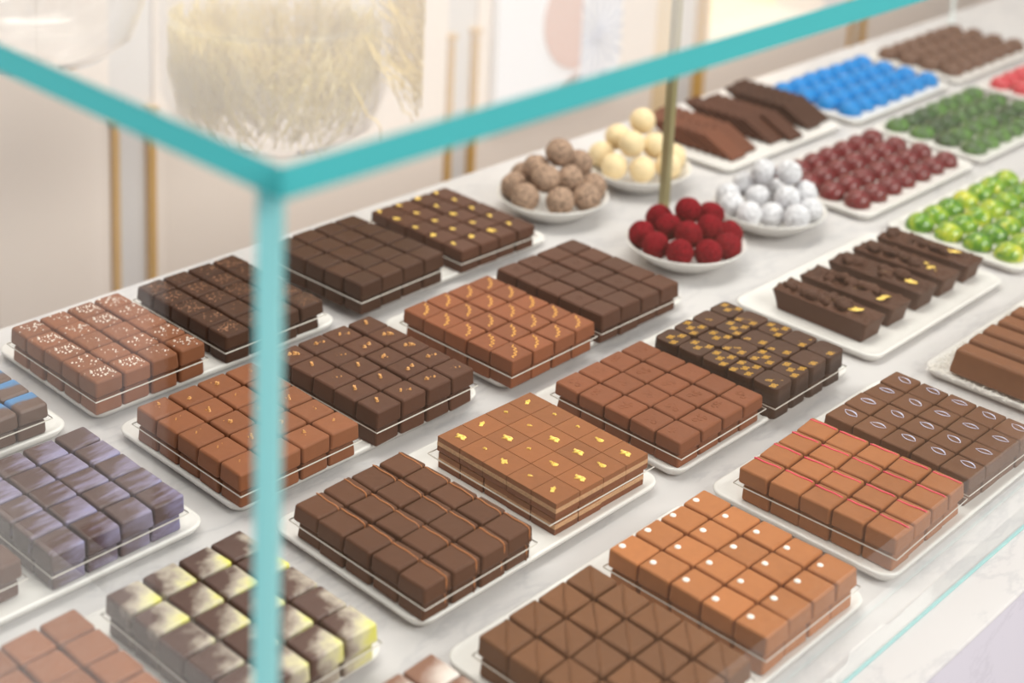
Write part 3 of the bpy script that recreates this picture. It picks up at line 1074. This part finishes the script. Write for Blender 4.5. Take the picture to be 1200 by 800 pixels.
def ball_mesh(name, d, mat, rough, sub=4):
    bm = bmesh.new()
    bmesh.ops.create_icosphere(bm, subdivisions=sub, radius=d / 2)
    off = Vector((random.uniform(0, 50), random.uniform(0, 50), random.uniform(0, 50)))
    for v in bm.verts:
        n1 = noise.noise(v.co * 0.12 + off) * 0.05
        n2 = noise.noise(v.co * 0.9 + off) * rough + noise.noise(v.co * 0.45 + off) * rough * 0.6
        v.co *= 1 + n1 + n2
    return mesh_bm(name, bm, [mat], True)


BOWLS = {
    'cocoa nut': (28.5, (1112, 963), 'tr_cocoa', 0.035, [(1087.1,990.9,24.7,'b'), (1072.4,963.2,25.0,'b'), (1091.8,935.0,24.4,'b'), (1117.7,923.1,25.1,'b'), (1144.1,938.7,25.1,'b'), (1113.1,1003.3,25.1,'b'), (1093.5,956.6,43.0,'m'), (1120.3,948.4,37.8,'m'), (1145.7,959.1,45.1,'m'), (1107.3,981.5,42.5,'m'), (1122.6,965.5,60.4,'t')]),
    'ivory': (28, (1239, 956), 'tr_ivory', 0.012, [(1222.1,992.9,24.9,'b'), (1212.1,966.8,23.6,'b'), (1229.2,943.4,23.0,'b'), (1251.8,926.9,23.9,'b'), (1276.5,940.1,25.0,'b'), (1243.9,989.7,42.1,'m'), (1230.3,959.8,45.7,'m'), (1255.5,948.3,41.6,'m'), (1266.6,975.9,58.4,'t')]),
    'raspberry red': (26, (1119, 803), 'tr_red', 0.016, [(1090.4,832.2,23.8,'b'), (1080.3,808.3,23.6,'b'), (1082.9,782.4,24.0,'b'), (1102.2,765.0,24.0,'b'), (1128.1,762.4,23.9,'b'), (1153.0,778.9,23.9,'b'), (1108.6,816.0,33.1,'m'), (1105.1,790.3,34.8,'m'), (1130.7,785.6,35.5,'m'), (1122.6,837.9,31.6,'m'), (1154.0,801.1,37.4,'m'), (1131.2,811.2,44.8,'t')]),
    'sugar white': (25.5, (1249.5, 799), 'tr_white', 0.022, [(1232.4,837.1,23.8,'b'), (1214.2,819.3,23.6,'b'), (1208.1,794.5,23.8,'b'), (1231.2,783.9,21.7,'b'), (1236.9,759.2,23.8,'b'), (1263.1,761.0,23.6,'b'), (1246.0,810.8,28.0,'m'), (1253.1,781.7,34.5,'m'), (1278.4,778.5,33.9,'m'), (1256.0,833.7,32.8,'m'), (1280.3,816.2,25.0,'m'), (1259.0,815.5,50.3,'t'), (1269.9,792.6,53.4,'t')]),
}
for nm, (d, (bx, by), mk, rough, balls) in BOWLS.items():
    place('bowl', BOWL, (bx, by, 0), 0, None, 'shallow white porcelain bowl holding the %s truffles' % nm, 'bowl', 'white truffle bowls')
    meshes = [ball_mesh('truffle', d * 0.985, M[mk], rough) for _ in range(3)]
    for lev, words in (('b', 'around the bottom of the heap'), ('m', 'in the middle of the heap'), ('t', 'on top of the heap')):
        sel = sorted([b for b in balls if b[3] == lev], key=lambda b: b[0] - b[1])
        for q, b in enumerate(sel):
            lab = '%s truffle %s' % (nm, words) if len(sel) == 1 else '%s truffle, %s from left %s' % (nm, ORD[q], words)
            o = place('truffle', meshes[random.randrange(3)], (b[0], b[1], b[2] + (1.9 if lev == 'b' and math.hypot(b[0] - bx, b[1] - by) > 30 else 0)), random.uniform(0, 6.28), None, lab, 'truffle', nm + ' truffles in the bowl')
            o.rotation_euler = (random.uniform(0, 6.28), random.uniform(0, 6.28), random.uniform(0, 6.28))


# ------------------------------------------------------------------ trays of domes
def dome_prof(r, h, n=8):
    return [(0, 0)] + [(r * 0.97, 0)] + [(r * math.cos(math.pi / 2 * i / n), 1.2 + (h - 1.2) * math.sin(math.pi / 2 * i / n)) for i in range(n)] + [(0, h)]


DOMES = [
    ('blue', 'glossy blue dome', 'blue', 1695, 971, 30.5, 31.5, 14.6, 15, 0, 1, 1),
    ('brown', 'ridged nut-brown dome', 'brown_dome', 1944, 971, 30.0, 31.0, 14.4, 15.5, 0.06, 1, 1),
    ('dark red', 'glossy dark red dome', 'red_dome', 1441, 805, 30.0, 30.5, 14.2, 15.5, 0, 1, 1),
    ('green', 'forest green oval dome', 'leaf_green', 1690, 808, 30.5, 32.0, 14.6, 12, 0.03, 1.12, 1.0),
    ('coral', 'coral red dome', 'pink_dome', 1944, 808, 30.5, 31.0, 14.4, 14, 0, 1, 1),
    ('lime', 'mottled lime green dome', 'lime', 1438, 640, 30.5, 31.0, 14.6, 15, 0, 1, 1),
]
for nm, stem, mk, cx, cy, px, py, r, h, rib, sx, sy in DOMES:
    meshes = [lathe_mesh('chocolate_dome', dome_prof(r * random.uniform(0.97, 1.02), h * random.uniform(0.95, 1.05)), M[mk], 32, rib, 8, sx, sy) for _ in range(3)]
    for i in range(7):
        for j in range(4):
            x, y = cx + (i - 3) * px + random.uniform(-0.7, 0.7), cy + (j - 1.5) * py + random.uniform(-0.7, 0.7)
            if in_frame(x, y, 10, 0.3):
                o = place('chocolate_dome', meshes[random.randrange(3)], (x, y, 8.0), 0 if sx != sy else random.uniform(0, 6), None,
                          '%s, %s from left, %s on its platter' % (stem, ORD[i], row_words(j, 4)), 'chocolate', nm + ' domes on their platter')

# ------------------------------------------------------------------ thin leaning squares
TILT = math.radians(25)
for nm, mk, x0, y0, n, wd in (('milk', 'milk_t', 1379, 918, 8, 26), ('dark', 'dark', 1457, 922, 8, 26), ('black', 'dark_a', 1533, 921, 8, 25)):
    me = box_mesh('chocolate_thin', -wd / 2, 0, 0, wd / 2, 46, 3.9, M[mk], 0.7, 2)
    lab = {'milk': 'thin milk square in the left bank', 'dark': 'thin dark square in the middle bank', 'black': 'thin dark square in the right bank'}[nm]
    for f, side in ((-1, 'left'), (1, 'right')):
        off = 0 if f < 0 else (5.0 if nm != 'dark' else -9.0)
        for k in range(n):
            dx = random.uniform(-0.4, 0.4)
            o = place('chocolate_thin', me, (x0 + f * (wd / 2 + 0.6) + dx, y0 + off + k * 11.3 + random.uniform(0, 0.2), 8.05), 0, None,
                      '%s, %s file, %s from the front' % (lab, side, ORD[k]), 'chocolate', 'thin %s squares leaning in a bank' % nm)
            o.rotation_euler = (TILT, 0, random.uniform(-0.006, 0.006))

# ------------------------------------------------------------------ knobbly dark bars with gold leaf
def loaf_mesh(name, w, l, h, mat, narrow=2.4, lump=0.0):
    bm = bmesh.new()
    nx, ny = 8, 26
    vs = {}
    off = Vector((random.uniform(0, 40), random.uniform(0, 40), 0))

    def top(x, y):
        v = Vector((x * 0.11, y * 0.11, 0)) + off
        return h + lump * max(-0.2, noise.noise(v) + 0.5 * noise.noise(v * 2.3)) * (1 - (abs(x) / (w / 2)) ** 4)
    T = [[bm.verts.new((-w / 2 + w * i / nx, -l / 2 + l * j / ny, 0)) for j in range(ny + 1)] for i in range(nx + 1)]
    for rowv in T:
        for v in rowv:
            v.co.z = top(v.co.x, v.co.y)
    for i in range(nx):
        for j in range(ny):
            bm.faces.new((T[i][j], T[i + 1][j], T[i + 1][j + 1], T[i][j + 1]))
    per = [T[i][0] for i in range(nx)] + [T[nx][j] for j in range(ny)] + [T[i][ny] for i in range(nx, 0, -1)] + [T[0][j] for j in range(ny, 0, -1)]
    levels = [per]
    for z, ins in ((h - 1.0, -0.7), (h * 0.5, narrow * 0.5), (1.2, narrow), (0, narrow + 1.0)):
        levels.append([bm.verts.new((v.co.x * (1 - 2 * ins / w), v.co.y * (1 - 2 * ins * 1.6 / l), z)) for v in per])
    for a, b in zip(levels, levels[1:]):
        for k in range(len(per)):
            k2 = (k + 1) % len(per)
            bm.faces.new((a[k], b[k], b[k2], a[k2]))
    bm.faces.new(levels[-1][::-1])
    return mesh_bm(name, bm, [mat], True, True)


def blobs_mesh(name, spots, mat):
    bm = bmesh.new()
    for x, y, z, r in spots:
        off = Vector((random.uniform(0, 50), random.uniform(0, 50), 0))
        g = bmesh.ops.create_icosphere(bm, subdivisions=2, radius=r)
        for v in g['verts']:
            v.co *= 1 + 0.55 * noise.noise(v.co * 0.22 + off)
            v.co = Vector((v.co.x + x, v.co.y * 1.2 + y, max(-1.0, v.co.z * 0.75) + z))
    return mesh_bm(name, bm, [mat], True)


for k, x in enumerate((1098, 1140, 1186, 1227, 1270)):
    random.seed(40 + k)
    o = place('chocolate_bar', loaf_mesh('chocolate_bar', 29, 91, 19, M['dark_o'], 2.0, 8.0), (x, 636, 8), random.uniform(-0.02, 0.02), None,
              'knobbly dark chocolate bar with gold leaf, %s from left on its platter' % ORD[k], 'chocolate bar', 'five knobbly dark bars')
    place('chopped_topping', blobs_mesh('chopped_topping', [(random.uniform(-7, 7), random.uniform(-18, 39), 20.5, random.uniform(3.6, 6.6)) for _ in range(9)], M['dark_o']), (0, 0, 0), 0, o)
    for q in range(random.choice((1, 2))):
        place('gold_leaf', leaf_mesh('gold_leaf', random.uniform(-5, 6), -27 + q * 9 + random.uniform(-4, 3), 21.0, 6.6 - q * 2.6, 0.7, random.uniform(0, 3), M['gold']), (0, 0, 0), 0, o)

# ------------------------------------------------------------------ smooth milk bars on a bed of coconut
random.seed(77)
vs, fs = [], []
for i in range(5200):
    x, y = random.gauss(1190, 62), random.uniform(402, 536)
    if x < 1082 or x > 1312:
        x = random.uniform(1083, 1150)
    a = random.uniform(0, 6.28)
    l, w = random.uniform(1.2, 2.6), random.uniform(0.25, 0.45)
    z = 8.1 + random.uniform(0, 2.6)
    dz = random.uniform(-0.6, 0.6)
    b = len(vs)
    ca, sa = math.cos(a), math.sin(a)
    for u, v, t in ((-l, -w, 0), (l, -w, 0), (l, w, 0), (-l, w, 0), (0, 0, 0.5)):
        vs.append((x + u * ca - v * sa, y + u * sa + v * ca, z + t + dz * u / l))
    fs += [(b, b + 3, b + 2, b + 1), (b, b + 1, b + 4), (b + 1, b + 2, b + 4), (b + 2, b + 3, b + 4), (b + 3, b, b + 4)]
place('coconut_shreds', mesh_from('coconut_shreds', vs, fs, [M['coconut']], None, False), (0, 0, 0), 0, None, 'white shredded coconut strewn under the smooth milk bars', 'coconut', None, 'stuff')
PB = block_mesh('chocolate_bar', 23.5, 104, 21, M['milk_p'], 3.0, 4, 0.3, 3.2)
for k in range(5):
    place('chocolate_bar', PB, (1100 + k * 24.4, 467 + random.uniform(-1, 1), 10.5), random.uniform(-0.012, 0.012), None,
          'smooth milk chocolate bar lying on white coconut, %s from left' % ORD[k], 'chocolate bar', 'smooth milk bars on coconut')
place('nut_rocher', ball_mesh('nut_rocher', 29, M['rocher'], 0.11), (1234, 508, 24.5), 0.4, None, 'rough brown nut rocher behind the smooth milk bars', 'chocolate')
